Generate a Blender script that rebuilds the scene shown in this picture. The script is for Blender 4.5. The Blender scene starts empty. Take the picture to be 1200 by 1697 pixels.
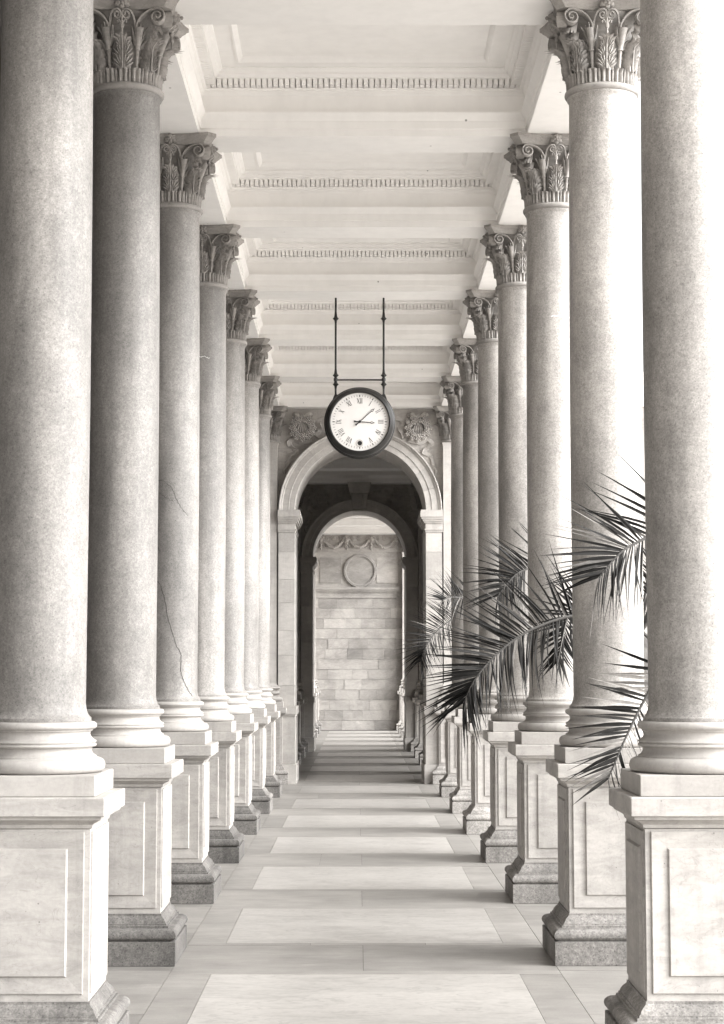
import bpy, math, random
from mathutils import Vector, Matrix
random.seed(7)
PI = math.pi
C = bpy.context.scene.collection
scene = bpy.context.scene

# ------------------------------------------------------------------ camera
cam_data = bpy.data.cameras.new('camera')
cam = bpy.data.objects.new('camera', cam_data)
C.objects.link(cam)
scene.camera = cam
cam_data.sensor_fit = 'HORIZONTAL'
cam_data.sensor_width = 36.0
cam_data.lens = 3090.45 / 1200 * 36.0
cam_data.clip_start = 0.1
cam_data.clip_end = 3000
PITCH, YAW, ROLL = 0.08594, -0.00246, -0.00041
cam.location = (-0.04177, 0, 1.6)
cam.rotation_mode = 'XYZ'
cam.matrix_world = (Matrix.Translation((-0.04177, 0, 1.6)) @ Matrix.Rotation(YAW, 4, 'Z')
                    @ Matrix.Rotation(PI / 2 + PITCH, 4, 'X') @ Matrix.Rotation(ROLL, 4, 'Z'))

# ------------------------------------------------------------------ light
SUN_ELEV = math.radians(31)
SUN_AZ = math.radians(108)      # compass direction the sun stands in: 0 = +Y, 90 = +X
world = bpy.data.worlds.new('World')
scene.world = world
world.use_nodes = True
wn = world.node_tree.nodes
wl = world.node_tree.links
wn.clear()
wout = wn.new('ShaderNodeOutputWorld')
wbg = wn.new('ShaderNodeBackground')
wsky = wn.new('ShaderNodeTexSky')
wsky.sky_type = 'NISHITA'
wsky.sun_disc = False
wsky.sun_elevation = SUN_ELEV
wsky.sun_rotation = SUN_AZ
wsky.dust_density = 4.0
wsky.air_density = 1.0
wsat = wn.new('ShaderNodeHueSaturation')      # the photograph is black and white
wsat.inputs['Saturation'].default_value = 0.0
wl.new(wsky.outputs[0], wsat.inputs['Color'])
wl.new(wsat.outputs[0], wbg.inputs['Color'])
wbg.inputs['Strength'].default_value = 0.14
wl.new(wbg.outputs[0], wout.inputs['Surface'])

sun_data = bpy.data.lights.new('sun', 'SUN')
sun_data.energy = 1.4
sun_data.angle = math.radians(92)
sun_data.color = (1.0, 0.985, 0.965)
sun = bpy.data.objects.new('sun', sun_data)
C.objects.link(sun)
sd = Vector((math.sin(SUN_AZ) * math.cos(SUN_ELEV), math.cos(SUN_AZ) * math.cos(SUN_ELEV), math.sin(SUN_ELEV)))
sun.rotation_euler = sd.to_track_quat('Z', 'Y').to_euler()
sun.location = (20, 0, 30)

scene.view_settings.view_transform = 'Standard'
scene.view_settings.look = 'None'
scene.view_settings.exposure = 1.97
scene.view_settings.gamma = 1.0
scene.view_settings.use_curve_mapping = False
scene.render.engine = 'CYCLES'
scene.cycles.max_bounces = 10
scene.cycles.diffuse_bounces = 7

# ------------------------------------------------------------------ layout numbers (metres)
S = 2.76766
AX = 1.3974
Y1 = 7.956
def AY(n): return Y1 + (n - 1) * S
SOFFIT = 5.487
N_FIRST = -1                     # columns carry on behind the camera
Y_BEGIN = AY(N_FIRST) - 0.9
WALL1, WALL2, YEND = AY(8), AY(12), 52.44

# ------------------------------------------------------------------ materials
def warm(v, r=(1.0, 0.947, 0.89)):
    return (v * r[0], v * r[1], v * r[2], 1)

class Mat:
    def __init__(self, name, rough=0.7):
        self.m = bpy.data.materials.new(name)
        self.m.use_nodes = True
        self.t = self.m.node_tree
        self.b = self.t.nodes['Principled BSDF']
        self.b.inputs['Roughness'].default_value = rough
        self.b.inputs['Specular IOR Level'].default_value = 0.35
        self.tc = self.t.nodes.new('ShaderNodeTexCoord')
        self.oi = self.t.nodes.new('ShaderNodeObjectInfo')
        # every object gets its own piece of the pattern
        mul = self.t.nodes.new('ShaderNodeMath'); mul.operation = 'MULTIPLY'; mul.inputs[1].default_value = 37.0
        self.t.links.new(self.oi.outputs['Random'], mul.inputs[0])
        add = self.t.nodes.new('ShaderNodeVectorMath'); add.operation = 'ADD'
        self.t.links.new(self.tc.outputs['Object'], add.inputs[0])
        self.t.links.new(mul.outputs[0], add.inputs[1])
        self.co = add.outputs[0]
    def noise(self, scale, detail=4, rough=0.55, stretch=None, distortion=0.0):
        n = self.t.nodes.new('ShaderNodeTexNoise')
        n.inputs['Scale'].default_value = scale
        n.inputs['Detail'].default_value = detail
        n.inputs['Roughness'].default_value = rough
        n.inputs['Distortion'].default_value = distortion
        co = self.co
        if stretch:
            mp = self.t.nodes.new('ShaderNodeMapping')
            mp.inputs['Scale'].default_value = stretch
            self.t.links.new(co, mp.inputs['Vector']); co = mp.outputs[0]
        self.t.links.new(co, n.inputs['Vector'])
        return n.outputs['Fac']
    def voronoi(self, scale, stretch=None):
        n = self.t.nodes.new('ShaderNodeTexVoronoi')
        n.inputs['Scale'].default_value = scale
        self.t.links.new(self.co, n.inputs['Vector'])
        return n.outputs['Distance']
    def ramp(self, fac, p0, v0, p1, v1):
        r = self.t.nodes.new('ShaderNodeMapRange')
        r.inputs['From Min'].default_value = p0; r.inputs['From Max'].default_value = p1
        r.inputs['To Min'].default_value = v0; r.inputs['To Max'].default_value = v1
        self.t.links.new(fac, r.inputs['Value'])
        return r.outputs[0]
    def mult(self, a, b):
        n = self.t.nodes.new('ShaderNodeMath'); n.operation = 'MULTIPLY'
        self.t.links.new(a, n.inputs[0]); self.t.links.new(b, n.inputs[1])
        return n.outputs[0]
    def addn(self, a, b, k=1.0):
        n = self.t.nodes.new('ShaderNodeMath'); n.operation = 'MULTIPLY_ADD'
        self.t.links.new(b, n.inputs[0]); n.inputs[1].default_value = k; self.t.links.new(a, n.inputs[2])
        return n.outputs[0]
    def finish(self, colour, factors, bump=None, bump_strength=0.2, bump_distance=0.004, tint=True):
        f = factors[0]
        for g in factors[1:]:
            f = self.mult(f, g)
        mix = self.t.nodes.new('ShaderNodeVectorMath'); mix.operation = 'SCALE'
        mix.inputs[0].default_value = colour[:3]
        self.t.links.new(f, mix.inputs['Scale'])
        out = mix.outputs[0]
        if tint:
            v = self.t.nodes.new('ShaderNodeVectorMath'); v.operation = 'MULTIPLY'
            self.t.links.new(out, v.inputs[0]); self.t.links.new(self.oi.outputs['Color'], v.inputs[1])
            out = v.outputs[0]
        self.t.links.new(out, self.b.inputs['Base Color'])
        if bump is not None:
            bn = self.t.nodes.new('ShaderNodeBump')
            bn.inputs['Strength'].default_value = bump_strength
            bn.inputs['Distance'].default_value = bump_distance
            self.t.links.new(bump, bn.inputs['Height'])
            self.t.links.new(bn.outputs[0], self.b.inputs['Normal'])
        return self.m

def granite(name, v, speck, rough=0.6, bump=0.15, coarse=1.0):
    k = Mat(name, rough)
    grain = k.noise(62 * coarse, 4, 0.75)
    dots = k.voronoi(60 * coarse)
    grit = k.noise(150 * coarse, 2, 0.7)
    streak = k.noise(1.1, 4, 0.6, (2.2, 2.2, 0.5), 0.6)
    blotch = k.noise(11, 4, 0.65)
    cloud = k.noise(2.2, 5, 0.6, (1, 1, 0.45))
    drip = k.noise(5.0, 4, 0.6, (1.6, 1.6, 0.12))
    f1 = k.ramp(grain, 0.32, 1 - speck * 0.8, 0.68, 1 + speck * 0.6)
    f2 = k.ramp(dots, 0.10, 1 - speck * 1.2, 0.22, 1.0)
    f5 = k.mult(k.ramp(grit, 0.3, 1 - speck * 0.7, 0.7, 1 + speck * 0.6), k.ramp(streak, 0.42, 0.80, 0.58, 1.06))
    f3 = k.ramp(cloud, 0.3, 0.74, 0.7, 1.16)
    f4 = k.ramp(drip, 0.35, 0.86, 0.6, 1.05)
    f6 = k.ramp(blotch, 0.3, 0.86, 0.7, 1.1)
    return k.finish(warm(v), [f1, f2, f3, f4, f5, f6], grain, bump, 0.002)

def limestone(name, v, vary=0.1, rough=0.62, vein=0.12, pits=True, stretch=(1, 1, 3.2)):
    k = Mat(name, rough)
    cloud = k.noise(3.0, 5, 0.6)
    band = k.noise(5.0, 5, 0.65, stretch, 0.8)
    fine = k.noise(70, 3, 0.6)
    rnd = k.ramp(k.oi.outputs['Random'], 0, 1 - vary, 1, 1 + vary)
    drip = k.noise(7.0, 5, 0.7, (1.5, 1.5, 0.14))
    vs = k.noise(4.0, 3, 0.5, (1, 1, 2.0), 3.0)
    line = k.t.nodes.new('ShaderNodeMath'); line.operation = 'SUBTRACT'; line.inputs[1].default_value = 0.5
    k.t.links.new(vs, line.inputs[0])
    ab = k.t.nodes.new('ShaderNodeMath'); ab.operation = 'ABSOLUTE'; k.t.links.new(line.outputs[0], ab.inputs[0])
    fs = [k.ramp(drip, 0.36, 0.89, 0.5, 1.0), k.ramp(ab.outputs[0], 0.0, 1 - vein*0.9, 0.012, 1.0)] + [rnd, k.ramp(cloud, 0.3, 0.88, 0.7, 1.07), k.ramp(band, 0.35, 1 - vein, 0.6, 1.03), k.ramp(fine, 0.3, 0.94, 0.7, 1.05)]
    if pits:
        fs.append(k.ramp(k.voronoi(14), 0.03, 0.5, 0.06, 1.0))
        fs.append(k.ramp(k.noise(1.6, 6, 0.7), 0.3, 0.86, 0.55, 1.03))
    return k.finish(warm(v), fs, fine, 0.12, 0.002)

M = {}
M['shaft'] = granite('granite_of_shafts', 0.345, 0.30, 0.55, 0.12)
M['plinth'] = granite('granite_of_plinths', 0.34, 0.42, 0.75, 0.35, 0.75)
M['pedestal'] = limestone('limestone_of_pedestals', 0.41, 0.05, vein=0.18)
M['base'] = limestone('limestone_of_bases', 0.37, 0.05, vein=0.07, pits=False)
M['capital'] = limestone('carved_stone', 0.32, 0.07, 0.75, 0.24, False)
M['pier'] = limestone('ashlar_stone', 0.42, 0.06, 0.65, 0.08)
M['carved_wall'] = limestone('carved_wall_stone', 0.43, 0.02, 0.75, 0.15, False)

def plaster():
    k = Mat('white_plaster', 0.75)
    cloud = k.noise(1.3, 5, 0.6)
    dust = k.noise(9, 5, 0.6, (1, 1, 0.5))
    speck = k.voronoi(5.5)
    mask = k.noise(1.7, 2, 0.5)
    spot = k.addn(k.ramp(speck, 0.03, 0.25, 0.062, 1.0), k.ramp(mask, 0.50, 0.75, 0.56, 0.0))
    mn = k.t.nodes.new('ShaderNodeMath'); mn.operation = 'MINIMUM'; mn.inputs[1].default_value = 1.0
    k.t.links.new(spot, mn.inputs[0]); spot = mn.outputs[0]
    return k.finish(warm(0.86, (1, 0.982, 0.958)), [k.ramp(cloud, 0.3, 0.95, 0.7, 1.02), k.ramp(dust, 0.3, 0.965, 0.6, 1.01), spot], dust, 0.05, 0.003)
M['plaster'] = plaster()

def marble():
    k = Mat('pale_marble', 0.34)
    big = k.noise(1.4, 6, 0.6, (1, 1.6, 1), 1.4)
    vein = k.noise(2.4, 4, 0.5, (0.7, 2.2, 1), 2.4)
    f = k.ramp(vein, 0.47, 1.0, 0.5, 0.76)
    g = k.ramp(vein, 0.50, 0.0, 0.54, 0.24)
    grime = k.noise(30, 4, 0.6)
    return k.finish(warm(0.40, (1, 0.955, 0.90)), [k.ramp(big, 0.3, 0.88, 0.7, 1.06), k.addn(f, g), k.ramp(grime, 0.3, 0.90, 0.7, 1.04), k.ramp(k.noise(5, 6, 0.75), 0.3, 0.86, 0.55, 1.02),
                    k.ramp(k.oi.outputs['Random'], 0, 0.95, 1, 1.05)], grime, 0.03, 0.002)
M['marble'] = marble()

def paving():
    k = Mat('grey_paving_stone', 0.42)
    big = k.noise(2.5, 6, 0.65)
    streak = k.noise(6.0, 5, 0.6, (0.6, 2.0, 1), 0.5)
    fine = k.noise(110, 3, 0.65)
    scuff = k.noise(7.0, 6, 0.75, (0.5, 2.5, 1))
    return k.finish(warm(0.285, (1, 0.95, 0.89)), [k.ramp(big, 0.3, 0.78, 0.7, 1.12), k.ramp(streak, 0.3, 0.84, 0.7, 1.08), k.ramp(fine, 0.3, 0.9, 0.7, 1.08),
                    k.ramp(scuff, 0.62, 1.0, 0.72, 1.45), k.ramp(k.oi.outputs['Random'], 0, 0.93, 1, 1.06)], fine, 0.08, 0.002)
M['paving'] = paving()

def ashlar_end():
    k = Mat('weathered_ashlar', 0.78)
    geo = k.t.nodes.new('ShaderNodeNewGeometry')
    co = k.co; k.co = geo.outputs['Position']        # stains run across the joints
    stain = k.noise(0.9, 6, 0.7, (1, 1, 1.3), 0.8)
    bloom = k.noise(2.6, 6, 0.7, (1, 1, 2.2), 1.6)
    k.co = co
    big = k.noise(1.6, 6, 0.65, (1, 1, 1.8), 1.2)
    fine = k.noise(14, 5, 0.7, (1, 1, 2.5), 0.7)
    rnd = k.ramp(k.oi.outputs['Random'], 0, 0.80, 1, 1.10)
    return k.finish(warm(0.38), [rnd, k.ramp(big, 0.3, 0.84, 0.7, 1.12), k.ramp(fine, 0.3, 0.88, 0.7, 1.08), k.ramp(stain, 0.32, 0.70, 0.6, 1.08), k.ramp(bloom, 0.58, 1.0, 0.70, 1.25)], fine, 0.3, 0.01)
M['ashlar'] = ashlar_end()

def simple(name, v, rough, metallic=0.0, noise=0.1, ratio=(1.0, 0.947, 0.89), scale=20):
    k = Mat(name, rough)
    k.b.inputs['Metallic'].default_value = metallic
    n = k.noise(scale, 4, 0.6)
    return k.finish(warm(v, ratio), [k.ramp(n, 0.3, 1 - noise, 0.7, 1 + noise)], n, 0.05, 0.002)
M['iron'] = simple('black_painted_iron', 0.016, 0.38, 0.0, 0.25)
M['dial'] = simple('white_enamel', 0.62, 0.4, 0.0, 0.02, (1, 0.965, 0.925))
M['black'] = simple('black_paint', 0.012, 0.5)
M['dial_ring'] = simple('grey_metal', 0.42, 0.5)
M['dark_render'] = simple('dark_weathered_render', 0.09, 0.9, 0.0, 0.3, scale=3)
M['grout'] = simple('mortar', 0.17, 0.9, 0.0, 0.2)
M['ground'] = simple('pale_gravel', 0.62, 0.9, 0.0, 0.25, scale=2.5)
M['terracotta'] = simple('weathered_terracotta', 0.20, 0.8, 0.0, 0.2)
M['soil'] = simple('dark_soil', 0.05, 0.95, 0.0, 0.4)
M['bark'] = simple('fibrous_palm_bark', 0.10, 0.9, 0.0, 0.4)
M['crack'] = simple('crack_shadow_line', 0.075, 0.9)

def leaf_mat():
    k = Mat('palm_leaf', 0.6)
    k.b.inputs['Specular IOR Level'].default_value = 0.15
    n = k.noise(12, 3, 0.6)
    r = k.ramp(k.oi.outputs['Random'], 0.0, 0.6, 1.0, 1.5)
    return k.finish(warm(0.015), [r, k.ramp(n, 0.3, 0.8, 0.7, 1.2)])
M['leaf'] = leaf_mat()
M['rachis'] = simple('palm_leaf_stem', 0.07, 0.6)

# ------------------------------------------------------------------ mesh helpers
class MB:
    def __init__(self): self.v = []; self.f = []
    def add(self, verts, faces):
        o = len(self.v); self.v += [tuple(p) for p in verts]; self.f += [tuple(i + o for i in q) for q in faces]
        return self
    def box(self, x0, x1, y0, y1, z0, z1):
        v = [(x0,y0,z0),(x1,y0,z0),(x1,y1,z0),(x0,y1,z0),(x0,y0,z1),(x1,y0,z1),(x1,y1,z1),(x0,y1,z1)]
        return self.add(v, [(0,3,2,1),(4,5,6,7),(0,1,5,4),(1,2,6,5),(2,3,7,6),(3,0,4,7)])
    def bevel_box(self, x0, x1, y0, y1, z0, z1, b=0.004):
        # square block with chamfered horizontal and vertical arrises
        rings = [(z0, b), (z0 + b, 0), (z1 - b, 0), (z1, b)]
        v = []; f = []
        for z, i in rings:
            a0, a1, c0, c1 = x0 + i, x1 - i, y0 + i, y1 - i
            v += [(a0+b,c0,z),(a1-b,c0,z),(a1,c0+b,z),(a1,c1-b,z),(a1-b,c1,z),(a0+b,c1,z),(a0,c1-b,z),(a0,c0+b,z)]
        for r in range(3):
            for k in range(8):
                f.append((r*8+k, r*8+(k+1)%8, r*8+8+(k+1)%8, r*8+8+k))
        f.append(tuple(range(7,-1,-1))); f.append(tuple(range(24,32)))
        return self.add(v, f)
    def lathe(self, prof, n=48, cx=0, cy=0, cap=True):
        v = []; f = []
        for r, z in prof:
            for k in range(n):
                a = 2*PI*k/n; v.append((cx+r*math.cos(a), cy+r*math.sin(a), z))
        for i in range(len(prof)-1):
            for k in range(n):
                f.append((i*n+k, i*n+(k+1)%n, (i+1)*n+(k+1)%n, (i+1)*n+k))
        if cap:
            f.append(tuple(range(n-1,-1,-1))); f.append(tuple((len(prof)-1)*n+k for k in range(n)))
        return self.add(v, f)
    def square(self, prof, cap=True):
        v = []; f = []
        for h, z in prof: v += [(-h,-h,z),(h,-h,z),(h,h,z),(-h,h,z)]
        for i in range(len(prof)-1):
            for k in range(4): f.append((i*4+k, i*4+(k+1)%4, i*4+4+(k+1)%4, i*4+4+k))
        if cap:
            f.append((3,2,1,0)); n = len(prof)*4; f.append((n-4,n-3,n-2,n-1))
        return self.add(v, f)
    def rect_sweep(self, prof, x0, x1, y0, y1):
        # moulding round the inside of a rectangle; prof = (inset, z)
        v = []; f = []
        for d, z in prof: v += [(x0+d,y0+d,z),(x1-d,y0+d,z),(x1-d,y1-d,z),(x0+d,y1-d,z)]
        for i in range(len(prof)-1):
            for k in range(4): f.append((i*4+k, i*4+4+k, i*4+4+(k+1)%4, i*4+(k+1)%4))
        return self.add(v, f)
    def tube(self, pts, rad, n=8, cap=True):
        pts = [Vector(p) for p in pts]; v = []; f = []
        if not isinstance(rad, (list, tuple)): rad = [rad]*len(pts)
        ref = None
        for i, p in enumerate(pts):
            t = (pts[min(i+1,len(pts)-1)] - pts[max(i-1,0)]).normalized()
            if ref is None:
                ref = t.cross(Vector((0,0,1)))
                if ref.length < 1e-3: ref = t.cross(Vector((1,0,0)))
            a = (ref - t*ref.dot(t)).normalized(); ref = a
            b = t.cross(a)
            for k in range(n):
                w = 2*PI*k/n; v.append(p + (a*math.cos(w)+b*math.sin(w))*rad[i])
        for i in range(len(pts)-1):
            for k in range(n): f.append((i*n+k, i*n+(k+1)%n, (i+1)*n+(k+1)%n, (i+1)*n+k))
        if cap:
            f.append(tuple(range(n-1,-1,-1))); f.append(tuple((len(pts)-1)*n+k for k in range(n)))
        return self.add(v, f)
    def ribbon(self, pts, normals, width, thick):
        # flat band following pts, broad side along the given normals' perpendicular
        pts = [Vector(p) for p in pts]; v = []; f = []
        for i, p in enumerate(pts):
            t = (pts[min(i+1,len(pts)-1)] - pts[max(i-1,0)]).normalized()
            nn = Vector(normals[i] if isinstance(normals, list) else normals).normalized()
            s = t.cross(nn).normalized()
            w = width[i] if isinstance(width, (list, tuple)) else width
            h = thick[i] if isinstance(thick, (list, tuple)) else thick
            v += [p - s*w/2 - nn*h/2, p + s*w/2 - nn*h/2, p + s*w/2 + nn*h/2, p - s*w/2 + nn*h/2]
        for i in range(len(pts)-1):
            for k in range(4): f.append((i*4+k, i*4+(k+1)%4, i*4+4+(k+1)%4, i*4+4+k))
        n = len(pts)*4
        f.append((3,2,1,0)); f.append((n-4,n-3,n-2,n-1))
        return self.add(v, f)
    def shell(self, fn, nu, nv, back):
        # fn(u,v) front surface, u in -1..1, v in 0..1 ; back(p) gives the rear point
        F = [[Vector(fn(-1+2*i/nu, j/nv)) for i in range(nu+1)] for j in range(nv+1)]
        v = []; f = []
        for row in F: v += row
        o = len(v)
        for row in F: v += [back(p) for p in row]
        w = nu+1
        for j in range(nv):
            for i in range(nu):
                a,b,c,d = j*w+i, j*w+i+1, (j+1)*w+i+1, (j+1)*w+i
                f.append((a,b,c,d)); f.append((o+d,o+c,o+b,o+a))
        for i in range(nu):
            f.append((i, o+i, o+i+1, i+1)); a = nv*w
            f.append((a+i, a+i+1, o+a+i+1, o+a+i))
        for j in range(nv):
            f.append((j*w, (j+1)*w, o+(j+1)*w, o+j*w))
            f.append((j*w+nu, o+j*w+nu, o+(j+1)*w+nu, (j+1)*w+nu))
        return self.add(v, f)
    def ball(self, c, r, nu=8, nv=6, sc=(1,1,1)):
        v = []; f = []
        for j in range(1, nv):
            a = PI*j/nv
            for k in range(nu):
                b = 2*PI*k/nu
                v.append((c[0]+r*sc[0]*math.sin(a)*math.cos(b), c[1]+r*sc[1]*math.sin(a)*math.sin(b), c[2]+r*sc[2]*math.cos(a)))
        top = len(v); v.append((c[0],c[1],c[2]+r*sc[2])); v.append((c[0],c[1],c[2]-r*sc[2]))
        for j in range(nv-2):
            for k in range(nu): f.append((j*nu+k, (j+1)*nu+k, (j+1)*nu+(k+1)%nu, j*nu+(k+1)%nu))
        for k in range(nu):
            f.append((top, k, (k+1)%nu)); f.append((top+1, (nv-2)*nu+(k+1)%nu, (nv-2)*nu+k))
        return self.add(v, f)
    def mesh(self, name, mat, smooth=35):
        me = bpy.data.meshes.new(name)
        me.from_pydata(self.v, [], self.f)
        me.materials.append(M[mat])
        if smooth:
            me.polygons.foreach_set('use_smooth', [True]*len(me.polygons))
            me.set_sharp_from_angle(angle=math.radians(smooth))
        me.update()
        return me
    def build(self, name, mat, parent=None, smooth=35, loc=None, rotz=None):
        return link(name, self.mesh(name, mat, smooth), parent, loc, rotz)

def link(name, me, parent=None, loc=None, rotz=None):
    o = bpy.data.objects.new(name, me); C.objects.link(o)
    if parent: o.parent = parent
    if loc: o.location = loc
    if rotz: o.rotation_euler = (0, 0, rotz)
    return o

def thing(name, label, cat, loc=(0,0,0), group=None, rotz=0):
    o = bpy.data.objects.new(name, None); C.objects.link(o)
    o.empty_display_size = 0.2
    o.location = loc; o.rotation_euler = (0,0,rotz)
    o['label'] = label; o['category'] = cat; o['kind'] = 'thing'
    if group: o['group'] = group
    return o

def tint(o, v):
    o.color = (v, v, v, 1)
    return o

def copy_tree(o, parent=None):
    c = o.copy(); C.objects.link(c)
    if parent: c.parent = parent
    for ch in list(o.children): copy_tree(ch, c)
    return c

def catmull(pts, n):
    P = [Vector(p) for p in pts]; P = [2*P[0]-P[1]] + P + [2*P[-1]-P[-2]]; out = []
    for i in range(1, len(P)-2):
        a,b,c,d = P[i-1:i+3]
        for k in range(n):
            t = k/n
            out.append(0.5*((2*b)+(c-a)*t+(2*a-5*b+4*c-d)*t*t+(3*b-a-3*c+d)*t**3))
    out.append(P[-2]); return out

# ------------------------------------------------------------------ ground and floor
def structure(name, mb, mat, smooth=0):
    o = mb.build(name, mat, None, smooth); o['kind'] = 'structure'; return o

g = MB(); R = 900
g.add([(-R,-R,-0.30),(R,-R,-0.30),(R,R,-0.30),(-R,R,-0.30)], [(0,1,2,3)])
structure('ground', g, 'ground')
floor = structure('floor', MB().box(-4.6, 2.05, Y_BEGIN - 1.0, YEND + 0.3, -0.29, -0.006), 'grout')

rs = random.Random(3)
def slab(name, mat, x0, x1, y0, y1, gap=0.0013):
    dz = rs.uniform(-0.0008, 0.0008)
    mb = MB().box(x0 + gap, x1 - gap, y0 + gap, y1 - gap, -0.05, dz)
    return tint(mb.build(name, mat, floor, 0), rs.uniform(0.93, 1.07))

for n in range(N_FIRST, 17):
    a = AY(n)
    if n not in (12,):
        slab('marble_slab', 'marble', -0.822, 0.822, a + 0.52, a + 2.146)
    # narrow strips before and behind the marble
    for k in range(3):
        xs = (-1.045, -0.32, 0.36, 1.045)
        if n in (0, 1, 2, 6): slab('strip_slab', 'paving', xs[k], xs[k+1], a + 0.436, a + 0.52)
    if n not in (0, 1, 2, 6): slab('strip_slab', 'paving', -1.045, 1.045, a + 0.436, a + 0.52)
    slab('strip_slab', 'paving', -1.045, 1.045, a + 2.146, a + S - 0.506)
    # cross band on the column axis
    if n == 7:
        cuts = (-1.045, -0.55, 0.62, 1.045)
    elif n == 4:
        cuts = (-1.045, -0.36, -0.005, 1.045)
    else:
        cuts = (-1.045, -0.01, 1.045)
    for k in range(len(cuts) - 1):
        slab('cross_slab', 'paving', cuts[k], cuts[k+1], a - 0.506, a + 0.436)
    for sx in (-1, 1):
        lo, hi = sorted((sx * 0.822, sx * 1.045))
        slab('border_slab', 'paving', lo, hi, a + 0.52, a + 2.146)
        lo, hi = sorted((sx * 1.045, sx * 1.80))
        slab('side_slab', 'paving', lo, hi, a - 0.506, a + 0.98)
        slab('side_slab', 'paving', lo, hi, a + 0.98, a + S - 0.506)
slab('marble_slab', 'marble', -0.822, 0.822, AY(12) + 0.52, AY(12) + 2.146)

# ------------------------------------------------------------------ one column with all its pieces
def rb(z):           # bell radius of the capital
    pts = [(5.0, .186), (5.06, .180), (5.10, .172), (5.20, .170), (5.28, .178), (5.35, .200), (5.41, .250), (5.6, .3)]
    for (z0, r0), (z1, r1) in zip(pts, pts[1:]):
        if z <= z1: return r0 + (r1 - r0) * max(0, (z - z0)) / (z1 - z0)
    return .3

def inward(d, axis_r=0.17):
    def fn(p):
        q = Vector((p.x, p.y, 0)); L = q.length
        q = q * (max(axis_r, L - d) / L)
        return Vector((q.x, q.y, p.z))
    return fn

def pol(r, a, z): return (r*math.sin(a), -r*math.cos(a), z)     # angle 0 faces -Y (towards the camera)

def tongue_mesh():
    mb = MB()
    def fn(u, v):
        z = 5.006 + 0.090*v
        if v > 0.85: z -= 0.012*((v-0.85)/0.15)**2
        w = 0.0315*(1 - 0.30*max(0, (v-0.8)/0.2)**2)/0.2
        r = 0.190 + 0.005*v + 0.017*abs(math.sin(PI*u))*(1 if v < 0.9 else 0.7) - 0.008*abs(u)**6
        r += 0.017*max(0, (v-0.62)/0.38)**1.6
        return pol(r, u*w, z)
    mb.shell(fn, 12, 7, inward(0.022))
    a = 2*PI/32                                      # slender dart between two tongues
    mb.tube([pol(0.194, a, 5.006), pol(0.200, a, 5.06), pol(0.205, a, 5.098)], [0.006, 0.007, 0.003], 6)
    return mb.mesh('tongue_leaf', 'capital', 50)

def acanthus_mesh(height, width, curl):
    mb = MB()
    z0 = 5.075
    def surf(x, t, lift):      # x sideways in metres, t 0..1 up the leaf
        z = z0 + height*t
        r = rb(z) + 0.026 + 0.022*t + lift*1.5
        if t > 0.72:
            k = (t-0.72)/0.28
            r += curl*k*k; z -= 0.25*height*max(0, k-0.55)**2
        r -= 1.6*x*x
        return pol(r, x/0.205, z)
    # spine sheet
    mb.shell(lambda u, v: surf(u*width*(0.30+0.24*math.sin(PI*min(1, v*0.9+0.06)) + 0.03*math.sin(v*26)), v*0.97, -0.002 - 0.005*u*u), 6, 20, inward(0.03))
    # stem ribs
    for x in (-0.012, 0.0, 0.012):
        mb.tube([surf(x*(1-0.6*k/6), k/6*0.95, 0.010 if x else 0.016) for k in range(7)], [0.0055]*6+[0.004], 6)
    # pointed finger lobes, five each side and one on top, each a ridged petal
    lobes = []
    for s in (-1, 1):
        for grp, (t0, L, sp) in enumerate(((0.02, 0.9, 1.0), (0.32, 0.9, 0.92), (0.60, 0.72, 0.75))):
            for q in range(4):
                ang = math.radians(72 - q*21)
                lobes.append((s, t0 + 0.03*q, ang, L*(0.066 - 0.006*abs(q-1.0)) * sp))
    for s, t0, ang, L in lobes:
        def pt(u, v, s=s, t0=t0, ang=ang, L=L):
            d = L*v; w = 0.0092*math.sin(PI*min(1, 0.12+0.86*v))**0.7
            x = s*(0.009 + d*math.sin(ang)) - s*w*u*math.cos(ang)
            t = t0 + (d*math.cos(ang) + w*u*math.sin(ang))/height + 0.12*v
            lift = 0.006 + 0.014*math.sin(PI*v*0.85) - 0.009*abs(u)**2 + 0.004*v
            return surf(x, min(t, 1.05), lift)
        mb.shell(pt, 2, 4, inward(0.022))
    for k in range(5):
        ang = math.radians(-56 + 28*k)
        def pt(u, v, ang=ang):
            d = 0.046*v; w = 0.009*math.sin(PI*min(1, 0.15+0.83*v))**0.7
            x = d*math.sin(ang) + w*u*math.cos(ang)
            t = 0.80 + (d*math.cos(ang) - w*u*math.sin(ang))/height
            return surf(x, t, 0.012 + 0.014*v - 0.006*u*u)
        mb.shell(pt, 2, 4, inward(0.016))
    return mb.mesh('acanthus_leaf', 'capital', 60)

def stalk_mesh():
    mb = MB()
    a = 0.0
    pts = [pol(0.202, a, 5.08), pol(0.208, a, 5.14), pol(0.214, a, 5.185), pol(0.217, a, 5.192), pol(0.220, a, 5.2), pol(0.230, a, 5.24), pol(0.244, a, 5.29), pol(0.252, a, 5.315)]
    mb.tube(pts, [0.0085, 0.010, 0.012, 0.019, 0.013, 0.019, 0.026, 0.029], 8)
    for k in range(-2, 3):                           # leafy rim of the calyx
        aa = k*0.075
        def pt(u, v, aa=aa, k=k):
            z = 5.215 + (0.125 - 0.010*abs(k))*v
            w = 0.033*math.sin(PI*min(1, 0.2+0.78*v))
            r = rb(z) + 0.046 + 0.022*v*v - 0.006*u*u + (0.014 if k % 2 == 0 else 0.004)
            return pol(r, aa*(0.35+0.9*v) + u*w, z)
        mb.shell(pt, 2, 5, inward(0.018))
    return mb.mesh('stalk', 'capital', 60)

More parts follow.
